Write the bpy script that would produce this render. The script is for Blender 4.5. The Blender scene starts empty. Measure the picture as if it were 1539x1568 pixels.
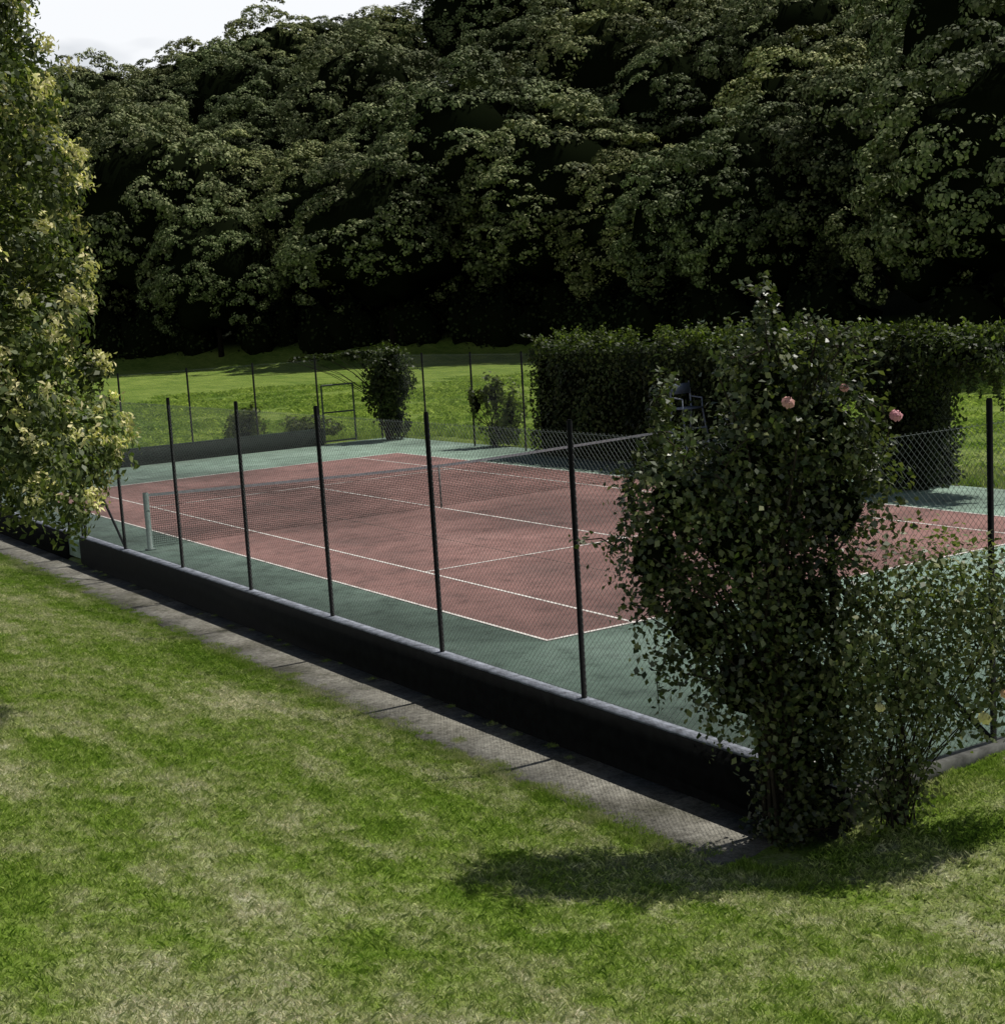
import bpy, math, numpy as np
from mathutils import Matrix, Vector, noise as mn
rng=np.random.default_rng(7)
C=bpy.context.scene.collection
# ---------------------------------------------------------------- helpers
def link(o,parent=None):
    C.objects.link(o)
    if parent is not None: o.parent=parent
    return o
def empty(name,loc=(0,0,0)):
    o=bpy.data.objects.new(name,None); o.location=loc; o.empty_display_size=.3
    return link(o)
def mesh_np(name,V,F,mat,smooth=False):
    V=np.asarray(V,dtype=np.float32).reshape(-1,3); F=np.asarray(F,dtype=np.int32)
    k=F.shape[1]; n=len(F)
    me=bpy.data.meshes.new(name); me.vertices.add(len(V)); me.vertices.foreach_set('co',V.ravel())
    me.loops.add(n*k); me.loops.foreach_set('vertex_index',F.ravel())
    me.polygons.add(n); me.polygons.foreach_set('loop_start',np.arange(0,n*k,k,dtype=np.int32))
    try: me.polygons.foreach_set('loop_total',np.full(n,k,dtype=np.int32))
    except Exception: pass
    me.update(calc_edges=True)
    if smooth: me.polygons.foreach_set('use_smooth',np.ones(n,dtype=bool))
    me.materials.append(mat); me.validate()
    return me
def obj(name,me,parent=None,loc=(0,0,0)):
    o=bpy.data.objects.new(name,me); o.location=loc
    return link(o,parent)
class Geo:
    def __init__(s): s.V=[];s.F=[];s.n=0
    def add(s,V,F):
        V=np.asarray(V,float).reshape(-1,3);F=np.asarray(F,int)
        s.V.append(V);s.F.append(F+s.n);s.n+=len(V)
    def box(s,a,b):
        x0,y0,z0=a;x1,y1,z1=b
        s.add([(x0,y0,z0),(x1,y0,z0),(x1,y1,z0),(x0,y1,z0),(x0,y0,z1),(x1,y0,z1),(x1,y1,z1),(x0,y1,z1)],
              [(0,3,2,1),(4,5,6,7),(0,1,5,4),(1,2,6,5),(2,3,7,6),(3,0,4,7)])
    def tube(s,P,R,sides=6):
        P=np.asarray(P,float); R=np.broadcast_to(np.asarray(R,float),(len(P),))
        T=np.gradient(P,axis=0); T/=np.linalg.norm(T,axis=1)[:,None]+1e-9
        ref=np.array([0,0,1.]) if abs(T[0][2])<.8 else np.array([1.,0,0])
        U=np.cross(T,ref);U/=np.linalg.norm(U,axis=1)[:,None]+1e-9;W=np.cross(T,U)
        a=np.arange(sides)*2*math.pi/sides
        V=P[:,None]+R[:,None,None]*(U[:,None]*np.cos(a)[None,:,None]+W[:,None]*np.sin(a)[None,:,None])
        F=[]
        for i in range(len(P)-1):
            for j in range(sides):
                k=(j+1)%sides
                F.append((i*sides+j,i*sides+k,(i+1)*sides+k,(i+1)*sides+j))
        if sides==6:
            m=(len(P)-1)*sides
            F+= [(m+3,m+2,m+1,m),(m,m+5,m+4,m+3),(0,1,2,3),(3,4,5,0)]
        s.add(V.reshape(-1,3),F)
    def mesh(s,name,mat,smooth=False):
        return mesh_np(name,np.concatenate(s.V),np.concatenate(s.F),mat,smooth)
def unit(n):
    v=rng.normal(size=(n,3)); return v/np.linalg.norm(v,axis=1)[:,None]
def leaves(P,N,S,w=.32,fold=.12):
    n=len(P); N=N/(np.linalg.norm(N,axis=1)[:,None]+1e-9)
    T=np.cross(N,unit(n));T/=np.linalg.norm(T,axis=1)[:,None]+1e-9
    B=np.cross(N,T); S=np.broadcast_to(S,(n,))[:,None]
    return np.stack([P-T*S*.5,P+B*S*w+N*S*fold,P+T*S*.5,P-B*S*w+N*S*fold],1)
def leaf_mesh(name,V,mat):
    n=len(V); return mesh_np(name,V.reshape(-1,3),np.arange(n*4).reshape(n,4),mat)
# ---------------------------------------------------------------- node helpers
def newmat(name):
    m=bpy.data.materials.new(name); m.use_nodes=True; nt=m.node_tree; nt.nodes.clear()
    out=nt.nodes.new('ShaderNodeOutputMaterial'); return m,nt,out
def N(nt,t,**k):
    n=nt.nodes.new(t)
    for a,b in k.items(): setattr(n,a,b)
    return n
def noise(nt,vec,scale,detail=4,rough=.6):
    n=N(nt,'ShaderNodeTexNoise'); n.inputs['Scale'].default_value=scale;n.inputs['Detail'].default_value=detail;n.inputs['Roughness'].default_value=rough
    nt.links.new(vec,n.inputs['Vector']); return n.outputs['Fac']
def ramp(nt,fac,stops):
    r=N(nt,'ShaderNodeValToRGB'); e=r.color_ramp.elements
    while len(e)<len(stops): e.new(.5)
    for i,(p,c) in enumerate(stops): e[i].position=p; e[i].color=(*c,1) if len(c)==3 else c
    nt.links.new(fac,r.inputs['Fac']); return r.outputs['Color']
def mix(nt,fac,a,b,mode='MIX'):
    m=N(nt,'ShaderNodeMix',data_type='RGBA',blend_type=mode)
    if isinstance(fac,(int,float)): m.inputs[0].default_value=fac
    else: nt.links.new(fac,m.inputs[0])
    for v,i in ((a,6),(b,7)):
        if isinstance(v,tuple): m.inputs[i].default_value=(*v,1)
        else: nt.links.new(v,m.inputs[i])
    return m.outputs[2]
def math_(nt,op,a,b):
    m=N(nt,'ShaderNodeMath',operation=op)
    for i,v in enumerate((a,b)):
        if isinstance(v,(int,float)): m.inputs[i].default_value=v
        else: nt.links.new(v,m.inputs[i])
    return m.outputs[0]
def g3(v): return (v,v,v)
def principled(nt,out,color,rough=.8,bump=None,bs=.3,bd=.02,spec=.3,metal=0):
    p=N(nt,'ShaderNodeBsdfPrincipled'); p.inputs['Roughness'].default_value=rough
    p.inputs['Specular IOR Level'].default_value=spec; p.inputs['Metallic'].default_value=metal
    if isinstance(color,tuple): p.inputs['Base Color'].default_value=(*color,1)
    else: nt.links.new(color,p.inputs['Base Color'])
    if bump is not None:
        b=N(nt,'ShaderNodeBump'); b.inputs['Strength'].default_value=bs;b.inputs['Distance'].default_value=bd
        nt.links.new(bump,b.inputs['Height']); nt.links.new(b.outputs['Normal'],p.inputs['Normal'])
    nt.links.new(p.outputs[0],out.inputs[0]); return p
def pos(nt): return N(nt,'ShaderNodeNewGeometry').outputs['Position']
def simple(name,col,rough=.7,var=.3,scale=6,spec=.3,metal=0):
    m,nt,out=newmat(name); P=pos(nt)
    f=noise(nt,P,scale,3)
    c=ramp(nt,f,[(.3,tuple(x*(1-var) for x in col)),(.7,tuple(x*(1+var) for x in col))])
    principled(nt,out,c,rough,f,.2,.01,spec,metal); return m
def leafmat(name,dark,mid,light,trans=.25,rough=.5,cscale=.5,spec=.35,objvar=0.25):
    m,nt,out=newmat(name); g=N(nt,'ShaderNodeNewGeometry')
    c=ramp(nt,g.outputs['Random Per Island'],[(0,dark),(.5,mid),(1,light)])
    f=noise(nt,g.outputs['Position'],cscale,1)
    c=mix(nt,1.0,c,ramp(nt,f,[(.3,g3(.45)),(.7,g3(1.4))]),'MULTIPLY')
    oi=N(nt,'ShaderNodeObjectInfo')
    c=mix(nt,1.0,c,ramp(nt,oi.outputs['Random'],[(0,(1-objvar,1-objvar*.8,1-objvar)),(.5,(1,1,1)),(1,(1+objvar,1+objvar*.8,1+objvar*.3))]),'MULTIPLY')
    p=N(nt,'ShaderNodeBsdfPrincipled'); p.inputs['Roughness'].default_value=rough;p.inputs['Specular IOR Level'].default_value=spec
    nt.links.new(c,p.inputs['Base Color'])
    if trans<=0:
        nt.links.new(p.outputs[0],out.inputs[0]); return m
    t=N(nt,'ShaderNodeBsdfTranslucent'); nt.links.new(mix(nt,1.0,c,(1.3,1.5,.6),'MULTIPLY'),t.inputs['Color'])
    s=N(nt,'ShaderNodeMixShader'); s.inputs[0].default_value=trans
    nt.links.new(p.outputs[0],s.inputs[1]);nt.links.new(t.outputs[0],s.inputs[2]);nt.links.new(s.outputs[0],out.inputs[0])
    return m
# ---------------------------------------------------------------- camera
CAM=np.array([-9.901,-14.722,4.155]); yaw,pitch,roll=1.00445,.1397,-.06076
f=np.array([math.cos(yaw)*math.cos(pitch),math.sin(yaw)*math.cos(pitch),-math.sin(pitch)])
r=np.array([math.sin(yaw),-math.cos(yaw),0.]); u=np.cross(r,f)
r2=r*math.cos(roll)+u*math.sin(roll); u2=-r*math.sin(roll)+u*math.cos(roll)
cd=bpy.data.cameras.new('camera'); cam=bpy.data.objects.new('camera',cd); C.objects.link(cam)
M=Matrix.Identity(4)
for i in range(3):
    M[i][0]=r2[i];M[i][1]=u2[i];M[i][2]=-f[i];M[i][3]=CAM[i]
cam.matrix_world=M; cd.sensor_fit='HORIZONTAL'; cd.sensor_width=36; cd.lens=52.19; cd.clip_end=3000; cd.clip_start=.1
bpy.context.scene.camera=cam
HX,HY=math.cos(yaw),math.sin(yaw)   # valley axis
def toDL(x,y):
    dx=x-CAM[0];dy=y-CAM[1]; return dx*HX+dy*HY, dx*HY-dy*HX
def fromDL(D,L): return CAM[0]+D*HX+L*HY, CAM[1]+D*HY-L*HX
# ---------------------------------------------------------------- terrain
YE=-6.28   # near end fence line
edge=np.array([(-260,190),(-80,128),(-29,112),(3,98),(12,80),(19,60),(32,50),(90,46),(260,20)],float) # (L,D)
def edge_dist(D,L):
    D=np.asarray(D,float);L=np.asarray(L,float); best=np.full(D.shape,1e9)
    for (l0,d0),(l1,d1) in zip(edge[:-1],edge[1:]):
        vx,vy=l1-l0,d1-d0; t=np.clip(((L-l0)*vx+(D-d0)*vy)/(vx*vx+vy*vy),0,1)
        best=np.minimum(best,np.hypot(L-l0-t*vx,D-d0-t*vy))
    return np.where(D>np.interp(L,edge[:,0],edge[:,1]),best,-best)
def sstep(a,b,x):
    t=np.clip((x-a)/(b-a),0,1); return t*t*(3-2*t)
def zg(x,y):
    x=np.asarray(x,float);y=np.asarray(y,float)
    D,L=toDL(x,y)
    far=.015*np.clip(D-45,0,200)
    e=edge_dist(D,L)
    hill=np.where(e>0,(.298+.11*sstep(-30,12,L))*np.minimum(e,78)+.02*np.clip(e-78,0,60),0)
    d1=np.clip(-2.42-x,0,9); d2=np.clip(YE-.15-y,0,12)
    front=-.45+.36*sstep(-2.6,.4,x)
    k=sstep(-5.5,-6.6,y)
    left=-.5
    near=np.where(x<-1.3,(1-k)*left+k*front,front)
    near=near+.15*d1+.10*d2*sstep(3,-2,x)+.03*d2*sstep(-3,2,x)
    und=.02*np.sin(x*.6+y*.25)*np.sin(y*.4-x*.2)*np.clip(d1+d2,0,1)
    inside=(x>-1.5)&(x<13.7)&(y>YE-.05)&(y<29.1)
    out=np.where((x>-1.3)&(y>YE-.05),-.03,near+und)
    out=np.where(inside,-.45,out)
    return out+far+hill
xs=np.unique(np.round(np.concatenate([np.arange(-600,-60,30),np.arange(-60,-16,4),np.arange(-16,-2.5,.25),[-2.42,-1.9,-1.52,-1.45,-1,-.5],np.arange(0,13,.5),[13.6,13.75],np.arange(15,60,2.5),np.arange(60,200,6),np.arange(200,700,30)]),3))
ys=np.unique(np.round(np.concatenate([np.arange(-600,-60,30),np.arange(-60,-20,4),np.arange(-20,-5,.25),[YE-.12,YE-.06,YE-.04],np.arange(-5,29,.5),[29.05,29.15],np.arange(30,70,2.5),np.arange(70,220,6),np.arange(220,700,30)]),3))
X,Y=np.meshgrid(xs,ys); Z=zg(X,Y)-.010
idx=np.arange(X.size).reshape(X.shape)
F=np.stack([idx[:-1,:-1],idx[:-1,1:],idx[1:,1:],idx[1:,:-1]],-1).reshape(-1,4)
def lawn_col(nt,P):
    mp=N(nt,'ShaderNodeMapping'); nt.links.new(P,mp.inputs[0]); mp.inputs['Rotation'].default_value=(0,0,math.radians(-12)); mp.inputs['Scale'].default_value=(1.5,.4,1)
    a=noise(nt,mp.outputs[0],1.0,3,.65); b=noise(nt,P,2.6,5,.8); c=noise(nt,P,.35,0)
    fac=math_(nt,'ADD',math_(nt,'MULTIPLY',a,.34),math_(nt,'ADD',math_(nt,'MULTIPLY',b,.50),math_(nt,'MULTIPLY',c,.16)))
    col=ramp(nt,fac,[(.38,(.14,.24,.025)),(.46,(.21,.305,.05)),(.525,(.32,.37,.145)),(.61,(.47,.47,.31))])
    sx=N(nt,'ShaderNodeVectorMath',operation='DOT_PRODUCT'); nt.links.new(P,sx.inputs[0]); sx.inputs[1].default_value=(HX,HY,0)
    mr=N(nt,'ShaderNodeMapRange'); nt.links.new(sx.outputs['Value'],mr.inputs[0]); mr.inputs[1].default_value=9;mr.inputs[2].default_value=20
    mead=ramp(nt,fac,[(.38,(.11,.20,.022)),(.6,(.29,.38,.075))])
    return mix(nt,mr.outputs[0],col,mead)
m,nt,out=newmat('grass_ground'); P=pos(nt)
col=lawn_col(nt,P); fn=noise(nt,P,30,4,.85)
col=mix(nt,1.0,col,ramp(nt,fn,[(.35,g3(.3)),(.65,g3(.9))]),'MULTIPLY')
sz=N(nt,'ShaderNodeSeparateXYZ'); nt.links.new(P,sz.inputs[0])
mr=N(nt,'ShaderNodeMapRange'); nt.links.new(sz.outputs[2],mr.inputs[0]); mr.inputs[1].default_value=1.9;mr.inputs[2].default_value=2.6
col=mix(nt,mr.outputs[0],col,(.012,.016,.007))  # hill floor near-black: forest shade painted into the ground colour
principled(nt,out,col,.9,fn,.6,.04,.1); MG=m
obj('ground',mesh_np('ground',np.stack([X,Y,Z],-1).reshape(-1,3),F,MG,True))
# ---------------------------------------------------------------- grass blades
def blademat(name,k,tr):
    m,nt,out=newmat(name); gg=N(nt,'ShaderNodeNewGeometry'); P=gg.outputs['Position']
    col=lawn_col(nt,P)
    rv=ramp(nt,gg.outputs['Random Per Island'],[(0,(.5*k,.6*k,.4*k)),(.6,(1.1*k,1.1*k,1*k)),(1,(1.75*k,1.6*k,1.7*k))])
    col=mix(nt,1.0,col,rv,'MULTIPLY')
    p=N(nt,'ShaderNodeBsdfPrincipled');p.inputs['Roughness'].default_value=.6;p.inputs['Specular IOR Level'].default_value=.2;nt.links.new(col,p.inputs['Base Color'])
    t=N(nt,'ShaderNodeBsdfTranslucent');nt.links.new(col,t.inputs['Color'])
    s=N(nt,'ShaderNodeMixShader');s.inputs[0].default_value=tr
    nt.links.new(p.outputs[0],s.inputs[1]);nt.links.new(t.outputs[0],s.inputs[2]);nt.links.new(s.outputs[0],out.inputs[0]); return m
MB=blademat('grass_blade',1.12,.35); MB2=blademat('meadow_blade',1.15,.4)
def blade_patch(name,n,h0,h1,w,ext,lean,mat):
    k=n//16; cc=rng.uniform(-ext,ext,(k,2)); ci=rng.integers(0,k,n)
    p=cc[ci]+rng.normal(0,.02*(h1/.05),(n,2)); q=rng.random(n)<.5; p[q]=rng.uniform(-ext,ext,(q.sum(),2))
    h=rng.uniform(h0,h1,n)*(.6+.9*rng.random(k)**2)[ci]; a=rng.uniform(0,2*math.pi,n)
    ca=rng.uniform(0,2*math.pi,k)[ci]; la=ca+rng.normal(0,.8,n); ln=h*rng.uniform(.2,lean,n)
    B=np.stack([p[:,0],p[:,1],np.full(n,-.012)],1)
    wd=np.stack([np.cos(a),np.sin(a),np.zeros(n)],1)*w*rng.uniform(.6,1.3,n)[:,None]
    L=np.stack([np.cos(la),np.sin(la),np.zeros(n)],1)
    mid=B+L*ln[:,None]*.35+np.array([0,0,1])*h[:,None]*.6
    tip=B+L*ln[:,None]+np.array([0,0,1])*h[:,None]*rng.uniform(.7,1,n)[:,None]
    return leaf_mesh(name,np.stack([B-wd*.5,B+wd*.5,mid+wd*.4,tip],1),mat)
patches=[blade_patch('grass_patch_%d'%i,4800,.018,.050,.0048,.52,1.2,MB) for i in range(6)]
tall=[blade_patch('tall_grass_patch_%d'%i,1200,.04,.12,.012,.53,.8,MB2) for i in range(3)]
lawn=empty('lawn_grass')
def place(me,x,y,s,parent,zs=None):
    z=float(zg(x,y)); zx=float(zg(x+.3,y)-zg(x-.3,y))/.6; zy=float(zg(x,y+.3)-zg(x,y-.3))/.6
    if abs(zx)>.5: zx=0
    if abs(zy)>.5: zy=0
    q=Vector((0,0,1)).rotation_difference(Vector((-zx,-zy,1)).normalized()).to_matrix().to_4x4()
    o=bpy.data.objects.new(me.name,me); C.objects.link(o); o.parent=parent
    o.matrix_world=Matrix.Translation((x,y,z+.001))@q@Matrix.Rotation(rng.integers(0,4)*math.pi/2+rng.normal(0,.03),4,'Z')@Matrix.Diagonal((s,s,zs or s,1))
def invis(x,y,mg=1.6):
    D,L=toDL(x,y)
    return D>3.5 and abs(L)<D*.35+mg
for x in np.arange(-14.95,-2.5,1.0):
    for y in np.arange(-13.5,32,1.0):
        if invis(x,y): place(patches[rng.integers(6)],x,y,1.0,lawn)
for x in np.arange(-1.95,9,1.0):
    for y in np.arange(-13.5+.55,YE-.4,1.0):
        if invis(x,y): place(patches[rng.integers(6)],x,y,1.0,lawn)
for x in np.arange(-2.3,9,.4):
    if x>-1.2 or x<-2.0: place(patches[rng.integers(6)],x,YE-.33+rng.uniform(-.05,.03),.42,lawn,1.1)
for y in np.arange(-6.2,26,.2):
    if rng.random()<.85:
        place(patches[rng.integers(6)],-2.44+rng.uniform(-.12,.10),y,rng.uniform(.2,.38),lawn,1.3)
for i in range(60): # weeds and tufts on the path
    place(patches[rng.integers(6)],rng.choice([-1.6,-2.25])+rng.uniform(-.08,.08),rng.uniform(-6,16),rng.uniform(.05,.14),lawn,1.0)
mead=empty('meadow_grass')
for i in range(600):
    D=rng.uniform(24,80);L=rng.uniform(-.36,.37)*D; x,y=fromDL(D,L)
    if (x<15.2 and y<30.5) or x<0: continue
    if edge_dist(np.array(D),np.array(L))>-2: continue
    place(tall[rng.integers(3)],float(x),float(y),2.4,mead,rng.uniform(.7,1.6))
for y in np.arange(-8,30,.7): place(tall[rng.integers(3)],14.6+rng.uniform(-.3,.6),y,.9,mead,rng.uniform(1,2.4))
for x in np.arange(0,15,.8): place(tall[rng.integers(3)],x,29.8+rng.uniform(-.2,.5),.9,mead,rng.uniform(1,2.2))
# ---------------------------------------------------------------- court
court=empty('tennis_court',(0,0,0))
def courtmat(name,c1,c2,c3):
    m,nt,out=newmat(name);P=pos(nt)
    a=noise(nt,P,.4,6,.7);b=noise(nt,P,2.2,6,.75);c=noise(nt,P,90,2);d=noise(nt,P,.16,2)
    col=ramp(nt,a,[(.32,c1),(.5,c2),(.68,c3)])
    col=mix(nt,1.0,col,ramp(nt,b,[(.3,g3(.5)),(.48,g3(.97)),(.7,g3(1.22))]),'MULTIPLY')
    col=mix(nt,1.0,col,ramp(nt,c,[(.3,g3(.7)),(.7,g3(1.25))]),'MULTIPLY')
    col=mix(nt,1.0,col,ramp(nt,d,[(.38,g3(.62)),(.55,g3(1.08))]),'MULTIPLY')  # broad mottling: worn stains, plus patches of shade painted into the colour
    principled(nt,out,col,.85,c,.4,.004,.2); return m
MR=courtmat('court_red',(.15,.088,.08),(.21,.112,.10),(.26,.15,.135))
MGn=courtmat('court_green',(.15,.21,.17),(.21,.30,.24),(.27,.36,.30))
m,nt,out=newmat('court_line_paint');P=pos(nt);a=noise(nt,P,5,6,.75)
principled(nt,out,ramp(nt,a,[(.33,(.25,.2,.18)),(.52,(.64,.61,.57))]),.7); ML=m
G=Geo(); G.box((-1.45,YE+.05,-.4),(13.7,29.05,0)); obj('slab',G.mesh('slab',MGn),court)
G=Geo(); G.add([(0,0,.004),(10.97,0,.004),(10.97,23.77,.004),(0,23.77,.004)],[(0,1,2,3)]); obj('playing_area',G.mesh('pa',MR),court)
G=Geo()
def ln(x0,y0,x1,y1,z): G.add([(x0,y0,z),(x1,y0,z),(x1,y1,z),(x0,y1,z)],[(0,1,2,3)])
w=.05
for x in (0,1.37,9.6,10.97): ln(x-(0 if x<5 else w),0,x+(w if x<5 else 0),23.77,.008)
for y in (0,23.77-.06): ln(0,y,10.97,y+.06,.0085)
for y in (5.485,18.285): ln(1.37+w,y-.025,9.6-w,y+.025,.0085)
ln(5.46,5.51,5.51,18.26,.0085)
obj('lines',G.mesh('lines',ML),court)
# ---------------------------------------------------------------- path & wall
m,nt,out=newmat('path_concrete');P=pos(nt)
a=noise(nt,P,1.3,6,.7);b=noise(nt,P,14,5,.8);c=noise(nt,P,80,2)
col=ramp(nt,a,[(.3,(.10,.098,.072)),(.5,(.215,.205,.175)),(.72,(.32,.31,.27))])
col=mix(nt,1.0,col,ramp(nt,b,[(.32,g3(.4)),(.6,g3(1.1))]),'MULTIPLY')
col=mix(nt,1.0,col,ramp(nt,c,[(.3,g3(.75)),(.7,g3(1.2))]),'MULTIPLY')
principled(nt,out,col,.95,b,.5,.01,.1); MP=m
G=Geo()
y=-6.0
while y<31:
    l=1.5; z=-.475+rng.normal(0,.004)
    G.box((-2.47,y,-.6),(-1.53,y+l-.012,z)); y+=l
obj('path',G.mesh('path',MP))
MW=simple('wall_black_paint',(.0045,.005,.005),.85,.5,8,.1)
MCp=simple('coping_concrete',(.18,.195,.23),.8,.5,9,.2)
MK=simple('kerb_concrete',(.19,.19,.175),.85,.45,7,.2)
wall=empty('retaining_wall')
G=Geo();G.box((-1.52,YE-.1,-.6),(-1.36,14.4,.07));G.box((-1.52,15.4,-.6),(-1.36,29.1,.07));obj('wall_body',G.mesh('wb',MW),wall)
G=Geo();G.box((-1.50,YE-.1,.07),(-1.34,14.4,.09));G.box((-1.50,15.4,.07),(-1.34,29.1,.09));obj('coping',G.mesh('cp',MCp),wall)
G=Geo();G.box((-1.32,YE-.1,-.4),(13.8,YE+.04,-.005));obj('end_kerb',G.mesh('ek',MK),wall)
wall2=empty('low_wall')
G=Geo();G.box((-1.3,28.82,-.1),(11.0,28.95,.52));obj('boards',G.mesh('b',simple('board_dark_green',(.007,.012,.01),.8,.4,6,.1)),wall2)
G=Geo();G.box((-1.3,28.80,.52),(11.0,28.97,.55));obj('cap',G.mesh('c',simple('board_cap',(.02,.03,.026),.8,.4,6,.1)),wall2)
# ---------------------------------------------------------------- fences
MPost=simple('post_dark_paint',(.003,.0035,.004),.65,.4,20,.12)
MWire=simple('coated_wire',(.12,.14,.135),.6,.25,30,.3)
def wires(Gm,p0,p1,z0,z1,sp,rad,seg=.45):
    p0=np.array(p0,float);p1=np.array(p1,float);d=p1-p0;L=np.linalg.norm(d);d/=L;H=z1-z0
    nrm=np.array([-d[1],d[0]]); V=[];F=[];k=0; n3=np.array([nrm[0],nrm[1],0])
    for sgn in (1,-1):
        for s0 in np.arange(-H,L,sp):
            lo=max(s0,0);hi=min(s0+H,L)
            if hi-lo<.01: continue
            m=max(1,int(math.ceil((hi-lo)/seg)))
            for i in range(m):
                a=lo+(hi-lo)*i/m;b=lo+(hi-lo)*(i+1)/m
                zl,zh=(z0+a-s0,z0+b-s0) if sgn>0 else (z1-(a-s0),z1-(b-s0))
                pa=np.array([*(p0+d*a),zl]);pb=np.array([*(p0+d*b),zh])
                t=(pb-pa)/np.linalg.norm(pb-pa);s3=np.cross(t,n3)
                o=n3*rad*.9*sgn
                for q in (pa,pb):
                    for of in (n3*rad,(-.5*n3+.866*s3)*rad,(-.5*n3-.866*s3)*rad): V.append(q+of+o)
                F+=[(k,k+1,k+4,k+3),(k+1,k+2,k+5,k+4),(k+2,k,k+3,k+5)]
                k+=6
    Gm.add(V,F)
    for z in (z0+.01,(z0+z1)/2,z1-.02):
        m=max(1,int(L/1.0)); qs=[(*(p0+d*L*i/m),z) for i in range(m+1)]
        Gm.tube(qs,rad*1.1,4)
def fence(name,p0,p1,posts,zb,h,sp=.07,rad=.0018,pr=.03,gaps=(),wh=None):
    e=empty(name); G=Geo(); wh=wh or h
    p0=np.array(p0,float);p1=np.array(p1,float);d=(p1-p0);L=np.linalg.norm(d);d/=L
    for s in posts:
        q=p0+d*s; lean=rng.normal(0,.012,2)
        G.tube([(q[0],q[1],zb-.05),(q[0]+lean[0],q[1]+lean[1],zb+h),(q[0]+lean[0],q[1]+lean[1],zb+h+.02)],[pr,pr,pr*.7],6)
    obj('posts',G.mesh('posts',MPost),e)
    G=Geo(); segs=[];last=0
    for a,b in gaps: segs.append((last,a));last=b
    segs.append((last,L))
    for a,b in segs: wires(G,p0+d*a,p0+d*b,zb+.02,zb+wh-.04,sp,rad)
    obj('wire_mesh',G.mesh('wires',MWire),e)
    return e
y0=YE
fl=fence('chain_link_fence',(-1.39,y0),(-1.39,28.9),[v-y0 for v in (-5.68,-2.7,.2,3.17,5.98,8.9,11.9,14.33,15.45,18.1,21,24,26.8,28.85)],.09,2.88,gaps=((14.4-y0,15.4-y0),),wh=2.82)
G=Geo()
G.tube([(-1.39,11.9,.12),(-1.39,14.3,2.0)],.026,6)
G.tube([(-1.39,-5.68,.12),(-1.39,y0+.05,1.9)],.02,6)
obj('braces',G.mesh('br',MPost),fl)
fe=fence('chain_link_fence',(-1.39,y0),(13.25,y0),[.0,1.97,4.9,7.9,10.9,13.9],-.01,3.1,wh=2.95)
G=Geo();G.tube([(.54,y0,.03),(-1.35,y0,1.75)],.026,6);obj('brace',G.mesh('br',MPost),fe)
ff=fence('chain_link_fence',(-1.39,28.88),(13.25,28.88),[3.5,5.7,7.9,10.1,12.3,14.6],0.0,2.85,gaps=((12.4,13.6),),sp=.11,rad=.0012)
fr=fence('chain_link_fence',(13.25,y0),(13.25,28.88),[3,6,9,12,15,18,20.9,23.8,26.5,29.3,32.2,34.9],0.0,2.85,sp=.11,rad=.0012)
MGate=simple('gate_steel',(.04,.05,.045),.5,.3)
gate=empty('gate')
G=Geo()
for a,b in (((11.05,28.85,.05),(11.05,28.85,1.95)),((12.2,28.85,.05),(12.2,28.85,1.95)),((11.05,28.85,1.95),(12.2,28.85,1.95)),((11.05,28.85,1.05),(12.2,28.85,1.05)),((11.05,28.85,.1),(12.2,28.85,.1))): G.tube([a,b],.03,6)
obj('frame',G.mesh('gf',MGate),gate)
G=Geo();wires(G,(11.08,28.87),(12.17,28.87),.12,1.93,.11,.0012);obj('infill',G.mesh('gi',MWire),gate)
gate2=empty('gate')
G=Geo()
for a,b in (((-1.42,14.45,-.3),(-1.42,14.45,1.6)),((-1.42,15.35,-.3),(-1.42,15.35,1.6)),((-1.42,14.45,1.6),(-1.42,15.35,1.6)),((-1.42,14.45,-.28),(-1.42,15.35,-.28))): G.tube([a,b],.022,6)
obj('frame',G.mesh('gf2',MPost),gate2)
G=Geo();wires(G,(-1.42,14.47),(-1.42,15.33),-.26,1.58,.065,.0017);obj('infill',G.mesh('gi2',MWire),gate2)
# ---------------------------------------------------------------- net
net=empty('tennis_net')
MNP=simple('net_post_paint',(.12,.165,.15),.5,.2,10)
MNet=simple('net_cord',(.008,.008,.008),.9,.2,6,.05)
MTape=simple('net_tape',(.48,.5,.51),.8,.15,10)
G=Geo()
for x in (-.914,11.884):
    G.tube([(x,11.885,0),(x,11.885,1.09),(x,11.885,1.1)],[.055,.055,.04],6)
    G.box((x-.09,11.82,.0),(x+.09,11.95,.03)); G.tube([(x,11.80,.75),(x,11.97,.75)],.025,6)
obj('posts',G.mesh('np',MNP),net)
def top(x):
    t=abs(x-5.485)/6.4; return .925+.145*t**1.3
G=Geo();xsn=np.linspace(-.86,11.83,320); cw=.0034
for x in xsn: G.add([(x-cw,11.885,.03),(x+cw,11.885,.03),(x+cw,11.885,top(x)),(x-cw,11.885,top(x))],[(0,1,2,3)])
for k in np.linspace(.03,1,24):
    xx=np.linspace(-.86,11.83,14)
    for a,b in zip(xx[:-1],xx[1:]):
        za,zb=.03+(top(a)-.06)*k,.03+(top(b)-.06)*k
        G.add([(a,11.886,za-cw),(b,11.886,zb-cw),(b,11.886,zb+cw),(a,11.886,za+cw)],[(0,1,2,3)])
obj('mesh',G.mesh('nm',MNet),net)
G=Geo();xx=np.linspace(-.86,11.83,16)
for a,b in zip(xx[:-1],xx[1:]):
    for s in (-.006,.006):
        G.add([(a,11.885+s,top(a)-.05),(b,11.885+s,top(b)-.05),(b,11.885+s,top(b)+.005),(a,11.885+s,top(a)+.005)],[(0,1,2,3)])
obj('tape',G.mesh('nt',MTape),net)
G=Geo();G.box((5.465,11.87,.01),(5.505,11.876,.9));obj('centre_strap',G.mesh('ns',simple('strap',(.1,.1,.1),.8,.2)),net)
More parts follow.
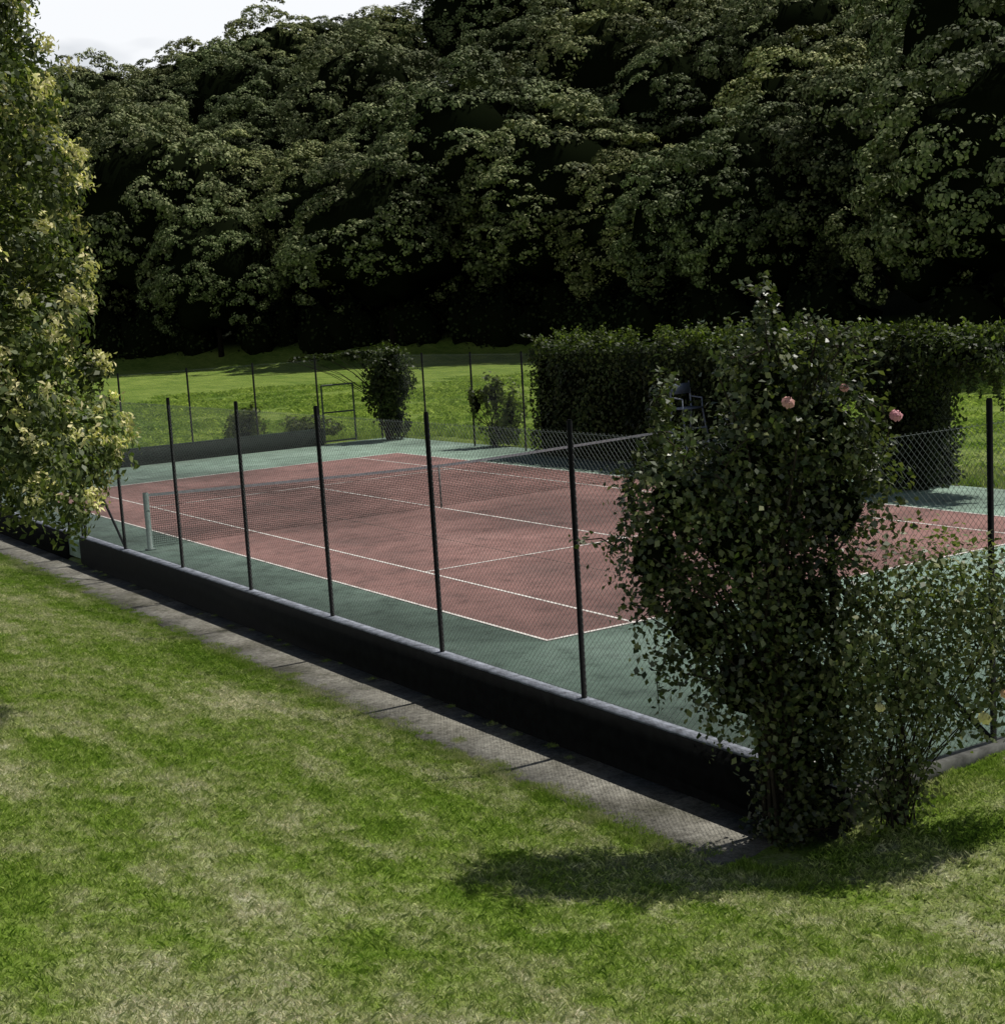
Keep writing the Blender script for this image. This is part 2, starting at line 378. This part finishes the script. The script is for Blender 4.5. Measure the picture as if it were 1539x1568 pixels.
# ---------------------------------------------------------------- umpire chair
uc=empty('umpire_chair',(12.45,12.0,0))
MU=simple('chair_steel',(.12,.15,.2),.5,.15,10,.4)
G=Geo()
for sx in (-.3,.3):
    G.tube([(sx*1.3,-.45,0),(sx,-.2,1.5)],.022,6);G.tube([(sx*1.3,.5,0),(sx,.2,1.5)],.022,6)
    G.tube([(sx,.2,1.5),(sx,.26,2.15)],.02,6);G.tube([(sx,-.2,1.5),(sx,-.2,1.75),(sx,.22,1.78)],.018,6)
for k in (.35,.7,1.05): G.tube([(-.36+.05*k,-.45+.17*k,k),(.36-.05*k,-.45+.17*k,k)],.018,6)
obj('frame',G.mesh('uf',MU),uc)
G=Geo();G.box((-.29,-.22,1.5),(.29,.2,1.54));G.box((-.29,.22,1.85),(.29,.25,2.1));obj('seat',G.mesh('us',simple('chair_seat',(.10,.125,.17),.5,.1)),uc)
# ---------------------------------------------------------------- foliage
MBark=simple('bark',(.03,.024,.018),.9,.4,8,.1)
MForest=leafmat('forest_leaves',(.05,.072,.022),(.12,.145,.055),(.25,.265,.13),0,.65,.14,.1,.35)
m,nt,out=newmat('foliage_core'); principled(nt,out,(.005,.007,.003),1,spec=0); MCore=m  # near-black filler: the shade inside foliage is put into its colour
def blob_core(G,c,R,seed,amp=.15,nlat=9,nlon=14):
    V=[];
    for i in range(nlat+1):
        th=math.pi*i/nlat
        for j in range(nlon):
            ph=2*math.pi*j/nlon; d=np.array([math.sin(th)*math.cos(ph),math.sin(th)*math.sin(ph),math.cos(th)])
            k=1+amp*mn.noise(Vector(d*2)+Vector((seed,0,0)))*2
            V.append(np.array(c)+d*np.array(R)*k)
    F=[(i*nlon+j,(i+1)*nlon+j,(i+1)*nlon+(j+1)%nlon,i*nlon+(j+1)%nlon) for i in range(nlat) for j in range(nlon)]
    G.add(V,F)
def fib(n,zmin=-1):
    i=np.arange(n)+.5; z=1-(1-zmin)*i/n; ph=i*2.39996; s=np.sqrt(np.maximum(0,1-z*z))
    return np.stack([s*np.cos(ph),s*np.sin(ph),z],1)
def forest_variant(i):
    rx=rng.uniform(5.0,6.0); cz=10.0; rz=5.5; P=[];Nn=[]
    lob=fib(54,-.7)+rng.normal(0,.11,(54,3)); rr=rng.uniform(.76,1.16,54)
    cen=lob*np.array([rx,rx,rz])*rr[:,None]*.8+np.array([0,0,cz])
    for c in cen:
        R=rng.uniform(1.0,1.8); outd=c-np.array([0,0,cz-1]); outd/=np.linalg.norm(outd)
        sd=unit(16)+outd*.9+np.array([0,0,.3]); sd/=np.linalg.norm(sd,axis=1)[:,None]
        for q,dq in zip(c+sd*R*np.array([1,1,.8]),sd):
            r_=rng.uniform(.35,.7); nl=26
            dd=unit(nl)+dq*.9+np.array([0,0,.3]); dd/=np.linalg.norm(dd,axis=1)[:,None]
            P.append(q+dd*r_*rng.uniform(.6,1.05,(nl,1))*np.array([1,1,.7])); Nn.append(dd+unit(nl)*.3)
    P=np.concatenate(P);Nn=np.concatenate(Nn)
    me=leaf_mesh('crown_%d'%i,leaves(P,Nn,rng.uniform(.13,.25,len(P)),.4),MForest)
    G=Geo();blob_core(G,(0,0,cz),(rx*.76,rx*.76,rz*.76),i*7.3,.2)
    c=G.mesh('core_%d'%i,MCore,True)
    G=Geo();G.tube([(0,0,-1),(.1,0,3),(0,.1,7)],[.4,.3,.15],8)
    for k in range(4):
        a=rng.uniform(0,6.28);G.tube([(0,0,5+k*.5),(1.0*math.cos(a),1.0*math.sin(a),6.5+k*.5),(2*math.cos(a),2*math.sin(a),8+k*.5)],[.16,.1,.05],6)
    return me,c,G.mesh('trunk_%d'%i,MTrunkD,True)
MTrunkD=simple('bark_dark',(.008,.007,.005),.95,.4,8,0)  # darker copy of bark, shade under the crowns painted in
variants=[forest_variant(i) for i in range(6)]
forest=empty('forest')
pts=[];tries=0
while tries<30000:
    tries+=1
    L=rng.uniform(-85,85);D=rng.uniform(45,240)
    if abs(L)>D*.36+14: continue
    e=float(edge_dist(np.array(D),np.array(L)))
    if e<2.5 or e>100: continue
    sp=6.5 if e<12 else 8.2
    if e>84: sp=10
    if any((L-a)**2+(D-b)**2<sp*sp for a,b in pts): continue
    pts.append((L,D))
for L,D in pts:
    x,y=fromDL(D,L);e=float(edge_dist(np.array(D),np.array(L)))
    s=rng.uniform(.85,1.35)*(.85 if (e<14 and L>8) else 1.)
    if e>60 and L<5: s=.85+(s-.85)*.35
    z=float(zg(x,y))-1.5-(2.0 if e<12 else 0)
    v=variants[rng.integers(6)]
    Mx=Matrix.Translation((x,y,z))@Matrix.Rotation(rng.uniform(0,6.28),4,'Z')@Matrix.Diagonal((s,s,s*rng.uniform(.9,1.12),1))
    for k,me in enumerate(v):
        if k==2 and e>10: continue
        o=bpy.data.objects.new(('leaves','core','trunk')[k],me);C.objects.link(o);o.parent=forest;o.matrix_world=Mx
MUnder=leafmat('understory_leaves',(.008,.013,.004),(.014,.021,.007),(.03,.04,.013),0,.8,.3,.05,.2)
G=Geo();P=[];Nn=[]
for i in range(260):   # understory thicket under the first crowns, its shade put into the leaf colour
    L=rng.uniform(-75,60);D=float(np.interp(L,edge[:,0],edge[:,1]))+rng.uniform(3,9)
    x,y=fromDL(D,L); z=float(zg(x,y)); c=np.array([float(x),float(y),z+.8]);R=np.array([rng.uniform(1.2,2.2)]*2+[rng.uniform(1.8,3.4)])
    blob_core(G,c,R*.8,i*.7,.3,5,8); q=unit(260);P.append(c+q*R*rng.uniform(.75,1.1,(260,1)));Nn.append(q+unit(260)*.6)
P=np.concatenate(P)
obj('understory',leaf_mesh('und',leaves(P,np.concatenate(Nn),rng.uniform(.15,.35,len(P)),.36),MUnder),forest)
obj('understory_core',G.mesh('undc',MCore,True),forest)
# hedge / climbers
MHedge=leafmat('hedge_leaves',(.013,.022,.006),(.024,.038,.010),(.055,.073,.021),.3,.5,.8,.15)  # kept dark so the colour carries the shade of the hedge face
MSprig=leafmat('hedge_leaves_lit',(.035,.055,.014),(.08,.105,.026),(.165,.195,.055),.35,.5,.8,.2)  # lighter copy of the hedge leaves, sunlit tops painted in; shrubs share it
def box_foliage(name,boxes,n_per_m2,size,mat,core=True,shrink=.16):
    e=empty(name);P=[];Nn=[];G=Geo()
    for (a,b) in boxes:
        a=np.array(a,float);b=np.array(b,float);s=b-a
        for ax in range(3):
            for sd in (0,1):
                o=[i for i in range(3) if i!=ax];ar=s[o[0]]*s[o[1]];n=int(ar*n_per_m2)
                if n<1: continue
                p=a+rng.random((n,3))*s
                lump=np.array([mn.noise(Vector(q*1.0))*.34+mn.noise(Vector(q*3))*.16 for q in p])
                p[:,ax]=(a,b)[sd][ax]+(1 if sd else -1)*(lump+rng.normal(0,.06,n)-.03)
                nr=unit(n)*.8;nr[:,ax]+=(1 if sd else -1);nr[:,2]+=.35
                P.append(p);Nn.append(nr)
        if core:
            k=np.array([shrink]*3);aa=a+k;bb=b-k;aa[2]=a[2]
            if (bb>aa).all(): G.box(aa,bb)
    P=np.concatenate(P);Nn=np.concatenate(Nn)
    obj('leaves',leaf_mesh(name+'_l',leaves(P,Nn,rng.uniform(size*.6,size*1.2,len(P)),.36),mat),e)
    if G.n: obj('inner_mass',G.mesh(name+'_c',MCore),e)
    return e
def sprigs(e,pts,n,length,size,mat,up=(0,0,1),spread=.5,name='sprigs'):
    G=Geo();P=[];Nn=[]
    for i in range(n):
        b=np.array(pts[rng.integers(len(pts))])+rng.normal(0,.05,3);l=length*rng.uniform(.4,1.2)
        d=np.array(up)+rng.normal(0,spread,3);d/=np.linalg.norm(d);d2=d+rng.normal(0,.3,3)+np.array([0,0,-.3])
        q=[b,b+d*l*.5,b+d*l*.5+d2*l*.5];G.tube(q,[.008,.006,.003],4)
        for t in np.linspace(.1,1,int(8*l/.4)+3):
            c=(1-t)*(1-t)*q[0]+2*t*(1-t)*q[1]+t*t*q[2]
            for _ in range(3): P.append(c+rng.normal(0,size*.45,3));Nn.append(rng.normal(size=3)+np.array([0,0,.8]))
    obj(name+'_stems',G.mesh('s',MBark),e)
    P=np.array(P);obj(name+'_leaves',leaf_mesh('sl',leaves(P,np.array(Nn),rng.uniform(size*.6,size*1.2,len(P)),.36),mat),e)
hed=box_foliage('hedge',[((12.85,8.9,0),(14.2,19.2,2.95)),((12.8,3.7,2.5),(14.1,9.2,3.0)),((12.8,5.2,0),(14.0,6.9,2.8))],260,.12,MHedge)
sprigs(hed,[(rng.uniform(12.8,14.2),y,2.98) for y in np.arange(3.6,19.3,.2)],280,.45,.1,MSprig)
sprigs(hed,[(rng.uniform(12.7,13.2),y,2.55) for y in np.arange(3.4,9,.2)],110,.6,.1,MHedge,(0,-.3,-1),name='hanging')
sprigs(hed,[(12.8,rng.uniform(4.9,7.1),rng.uniform(.1,2.5)) for k in range(60)],150,.5,.1,MHedge,(-.5,0,.1),.8,name='side')
def climber(name,base,lobes,nleaf,size,mat,stems=6,core=.55,sr=.02,trunk=.5,jit=.15):
    e=empty(name,base);LV=[];Nn=[];G=Geo();W=np.array([l[6]*(l[3]*l[5])**.8 for l in lobes]);W/=W.sum();Gc=Geo()
    RR=np.array([HY,-HX,0.]);DD=np.array([HX,HY,0.])
    for l,wt in zip(lobes,W):
        c=RR*l[0]+DD*l[1]+np.array([0,0,l[2]]);n=int(nleaf*wt)
        nc=max(3,n//20);cd_=unit(nc);cr=rng.uniform(.3,1.2,nc)**.6
        cc=cd_*cr[:,None]; ci=rng.integers(0,nc,n)
        q=cc[ci]+rng.normal(0,jit,(n,3))
        P=c+q[:,:1]*l[3]*RR+q[:,1:2]*l[4]*DD+q[:,2:3]*l[5]*np.array([0,0,1])
        LV.append(P);Nn.append(q+unit(n)*1.1+np.array([0,0,.5]))
        if core and min(l[3],l[5])>.25:
            blob_core(Gc,c,(min(l[3],l[4])*core,min(l[3],l[4])*core,l[5]*core),l[0]*9+l[2],.25,7,10)
        for k in range(stems):
            tgt=c+(RR*rng.normal()*l[3]+np.array([0,0,1])*rng.normal()*l[5]+DD*rng.normal()*l[4])*.5
            b0=np.array([rng.normal(0,.07),rng.normal(0,.07),0]);m1=b0*.8+tgt*.12+rng.normal(0,.04,3);m1[2]=tgt[2]*trunk
            m2=b0*.3+tgt*.55+rng.normal(0,.05,3);m2[2]=tgt[2]*(trunk+.3)
            G.tube([b0,m1,m2,tgt],[sr,sr*.75,sr*.5,sr*.25],5)
    P=np.concatenate(LV);Nn=np.concatenate(Nn)
    obj('leaves',leaf_mesh(name+'_l',leaves(P,Nn,rng.uniform(size*.55,size*1.25,len(P)),.36),mat),e)
    if G.n: obj('stems',G.mesh(name+'_s',MBark),e)
    if Gc.n: obj('inner_mass',Gc.mesh(name+'_c',MCore,True),e)
    return e
climber('climbing_plant',(13.1,28.2,0),[(0.1,0,2.2,.85,.6,.85,1),(0,0,1.3,.6,.5,.8,1),(.3,0,.6,.35,.4,.6,.5),(-.9,.2,2.85,.6,.3,.15,1),(-1.9,.5,2.85,.7,.25,.1,1),(-2.8,.8,2.8,.5,.2,.08,.6)],7000,.13,MHedge,4)
climber('shrub',(13.6,22.4,0),[(0,0,1.6,.35,.3,.6,1),(.5,0,1.0,.4,.3,.9,1),(-.5,0,1.3,.3,.3,.6,.6),(.1,0,.4,.5,.4,.5,.8)],2600,.12,MSprig,4,.4)
climber('shrub',(8.6,29.8,0),[(0,0,.7,.6,.5,.6,1),(.2,0,1.1,.4,.4,.4,1)],1400,.13,MSprig,4,.5)
climber('shrub',(11.6,30.8,0),[(0,0,.4,.8,.6,.4,1),(-.6,0,.5,.5,.5,.4,1)],1400,.13,MSprig,3,.5)
# rose bushes
MRose=leafmat('rose_leaves',(.02,.032,.010),(.04,.06,.018),(.125,.14,.06),.2,.4,1.4,.4)
MRose2=leafmat('rose_leaves_light',(.035,.052,.017),(.075,.10,.036),(.16,.17,.08),.25,.45,1.2,.3)
lobes=[(0,0,3.75,.36,.35,.5,.9),(0.0,0,4.25,.11,.1,.36,.8),(.42,0,4.05,.12,.1,.3,.5),(.5,0,3.4,.42,.4,.5,.9),(-.12,.1,3.15,.5,.5,.5,1),(-.72,0,2.95,.48,.45,.36,.9),(-.9,0,3.45,.11,.12,.45,.8),
   (-.98,0,2.45,.36,.45,.45,.8),(-.3,0,2.6,.6,.5,.55,1.0),(.5,.1,2.8,.52,.5,.5,1.0),(-.62,0,1.85,.46,.45,.45,.8),(.2,0,1.95,.5,.45,.55,1.2),(-.27,0,1.35,.40,.4,.5,.8),(.32,0,1.25,.40,.4,.5,1.1),(.2,0,.65,.36,.32,.55,1.1),(.18,-.05,.2,.38,.32,.3,1.1)]
rb=climber('rose_bush',(-1.72,-5.95,-.42),lobes,25000,.066,MRose,5,.5,.020,.55,.24)
RR=np.array([HY,-HX,0.]);DD=np.array([HX,HY,0.])
def off(l,d,z): return tuple(RR*l+DD*d+np.array([0,0,z]))
anch=[]
for l in lobes[:11]:
    for k in range(8):
        a=rng.uniform(0,6.283); anch.append(off(l[0]+math.cos(a)*l[3]*.75,rng.uniform(-.4,.2),l[2]+math.sin(a)*l[5]*.75))
sprigs(rb,anch,110,.42,.062,MRose2,(0,0,.5),.75,name='new_shoots')
rb2=climber('rose_bush',(-1.2,-6.75,-.2),[(.2,0,1.95,.5,.35,.4,1),(.85,0,1.75,.5,.35,.42,1.1),(-.1,0,1.4,.45,.3,.5,1.2),(.55,0,1.2,.68,.35,.45,1.1),(-.08,0,.75,.42,.3,.45,1.0),(-.15,0,.25,.4,.3,.28,.8)],9500,.06,MRose2,8,0,.009,.25,.22)
def rose(parent,name,off,col,r_=.045):
    P=[];Nn=[]
    for k,(rr,tilt,n) in enumerate(((.1,.1,4),(.5,.5,6),(.9,.9,8))):
        for j in range(n):
            a=j*6.283/n+k;P.append((math.cos(a)*rr*r_,math.sin(a)*rr*r_,-rr*r_*.4));Nn.append((math.cos(a)*tilt+.01,math.sin(a)*tilt,1.0-tilt*.3))
    V=leaves(np.array(P),np.array(Nn),r_*1.3,.5,.25)
    m=simple(name+'_petal',col,.6,.1,30)
    o=obj(name,leaf_mesh(name,V,m),parent,off); o.rotation_euler=(.9,0,-.5)
rose(rb,'pink_rose',off(.07,-.5,3.72),(.5,.27,.24),.04);rose(rb,'pink_rose_b',off(.52,-.45,3.8),(.42,.2,.2),.028);rose(rb,'pink_rose_c',off(.96,-.3,3.55),(.55,.25,.28),.04)
rose(rb2,'yellow_rose',off(.58,-.45,.98),(.7,.65,.25),.04);rose(rb2,'peach_rose',off(.76,-.4,1.15),(.6,.38,.2),.032);rose(rb2,'yellow_rose_b',off(-.22,-.4,1.1),(.6,.55,.25),.03)
# foreground deciduous tree on the left
MTree=leafmat('tree_leaves',(.028,.046,.011),(.07,.098,.026),(.19,.215,.075),.28,.5,.9,.25)
MTip=leafmat('tree_blossom',(.44,.43,.19),(.60,.57,.30),(.70,.62,.36),.2,.7,1,.1)
tr=empty('deciduous_tree',(-7.55,1.62,.2))
P=[];Nn=[];PT=[];NT=[];Gc=Geo()
RZ=[1.7,2.3,3,4,5,6.5,7.5,9,10.5];RV=[1.7,2.3,2.6,2.6,2.5,2.3,2.15,1.8,.6]
nb=430
for i in range(nb):
    z=2.2+8.0*(i+rng.random())/nb;R=np.interp(z,RZ,RV);a=i*2.39996+rng.normal(0,.25);k=rng.uniform(.55,1.06)**.5
    c=np.array([math.cos(a)*R*k,math.sin(a)*R*k,z-.2]);rl=rng.uniform(.25,.5)
    n=230;d=unit(n);d2=d+np.array([math.cos(a),math.sin(a),.3])*.5
    P.append(c+d2/np.linalg.norm(d2,axis=1)[:,None]*rl*rng.uniform(.4,1.1,(n,1)));Nn.append(d2+unit(n)*.8+np.array([0,0,.3]))
    for t in range(rng.integers(1,4)):
        n=30;o_=unit(1)[0]*.5+np.array([math.cos(a),math.sin(a),.6]);o_/=np.linalg.norm(o_);c2=c+o_*rl*1.05
        PT.append(c2+rng.normal(0,.05,(n,3)));NT.append(unit(n)+o_*.8)
for z in np.arange(3.4,9.5,1.0):
    R=np.interp(z,RZ,RV)*.62
    blob_core(Gc,(0,0,z),(R,R,1.0),z,.3)
P=np.concatenate(P);Nn=np.concatenate(Nn);obj('crown_leaves',leaf_mesh('tl',leaves(P,Nn,rng.uniform(.055,.115,len(P)),.26),MTree),tr)
P=np.concatenate(PT);Nn=np.concatenate(NT);obj('blossom',leaf_mesh('tb',leaves(P,Nn,rng.uniform(.045,.105,len(P)),.2),MTip),tr)
obj('inner_mass',Gc.mesh('tc',MCore,True),tr)
G=Geo();G.tube([(0,0,-.3),(.05,.05,1.2),(0,.1,3),(.05,0,8)],[.24,.18,.15,.04],10)
for k in range(16):
    a=rng.uniform(0,6.28);z=rng.uniform(1.6,7);R=1.9 if z<5 else 1.2;G.tube([(0,.05,z),(R*.5*math.cos(a),R*.5*math.sin(a),z+.5),(R*math.cos(a),R*math.sin(a),z+.7)],[.07,.045,.015],6)
obj('trunk',G.mesh('tt',MBark,True),tr)
# ---------------------------------------------------------------- light
el=math.radians(60);az=math.radians(-1)
S=Vector((math.cos(el)*math.cos(az),math.cos(el)*math.sin(az),math.sin(el)))
sd=bpy.data.lights.new('sun','SUN');sd.energy=5;sd.angle=math.radians(.5);sd.color=(1,.96,.88)
so=bpy.data.objects.new('sun',sd);C.objects.link(so);so.rotation_euler=S.to_track_quat('Z','Y').to_euler()
wd=bpy.data.worlds.new('World');bpy.context.scene.world=wd;wd.use_nodes=True;nt=wd.node_tree;nt.nodes.clear()
out=nt.nodes.new('ShaderNodeOutputWorld');bg=nt.nodes.new('ShaderNodeBackground');sky=nt.nodes.new('ShaderNodeTexSky')
sky.sky_type='NISHITA';sky.sun_disc=False;sky.sun_elevation=el;sky.sun_rotation=math.pi/2-az
tc=nt.nodes.new('ShaderNodeTexCoord');mp=nt.nodes.new('ShaderNodeMapping');mp.inputs['Scale'].default_value=(1,1,2.5)
nt.links.new(tc.outputs['Generated'],mp.inputs[0]);nf=noise(nt,mp.outputs[0],3.2,5,.5)
cf=ramp(nt,nf,[(.26,g3(0)),(.42,g3(1))])
sz=nt.nodes.new('ShaderNodeSeparateXYZ');nt.links.new(tc.outputs['Generated'],sz.inputs[0])
lim=ramp(nt,sz.outputs[2],[(.27,g3(1)),(.36,g3(0))])
cf=mix(nt,1.0,cf,lim,'MULTIPLY')
c=mix(nt,cf,sky.outputs[0],(19,19.4,20))
nt.links.new(c,bg.inputs[0]);bg.inputs[1].default_value=.05;nt.links.new(bg.outputs[0],out.inputs[0])
sc=bpy.context.scene;sc.view_settings.view_transform='Standard';sc.view_settings.look='None';sc.view_settings.exposure=0
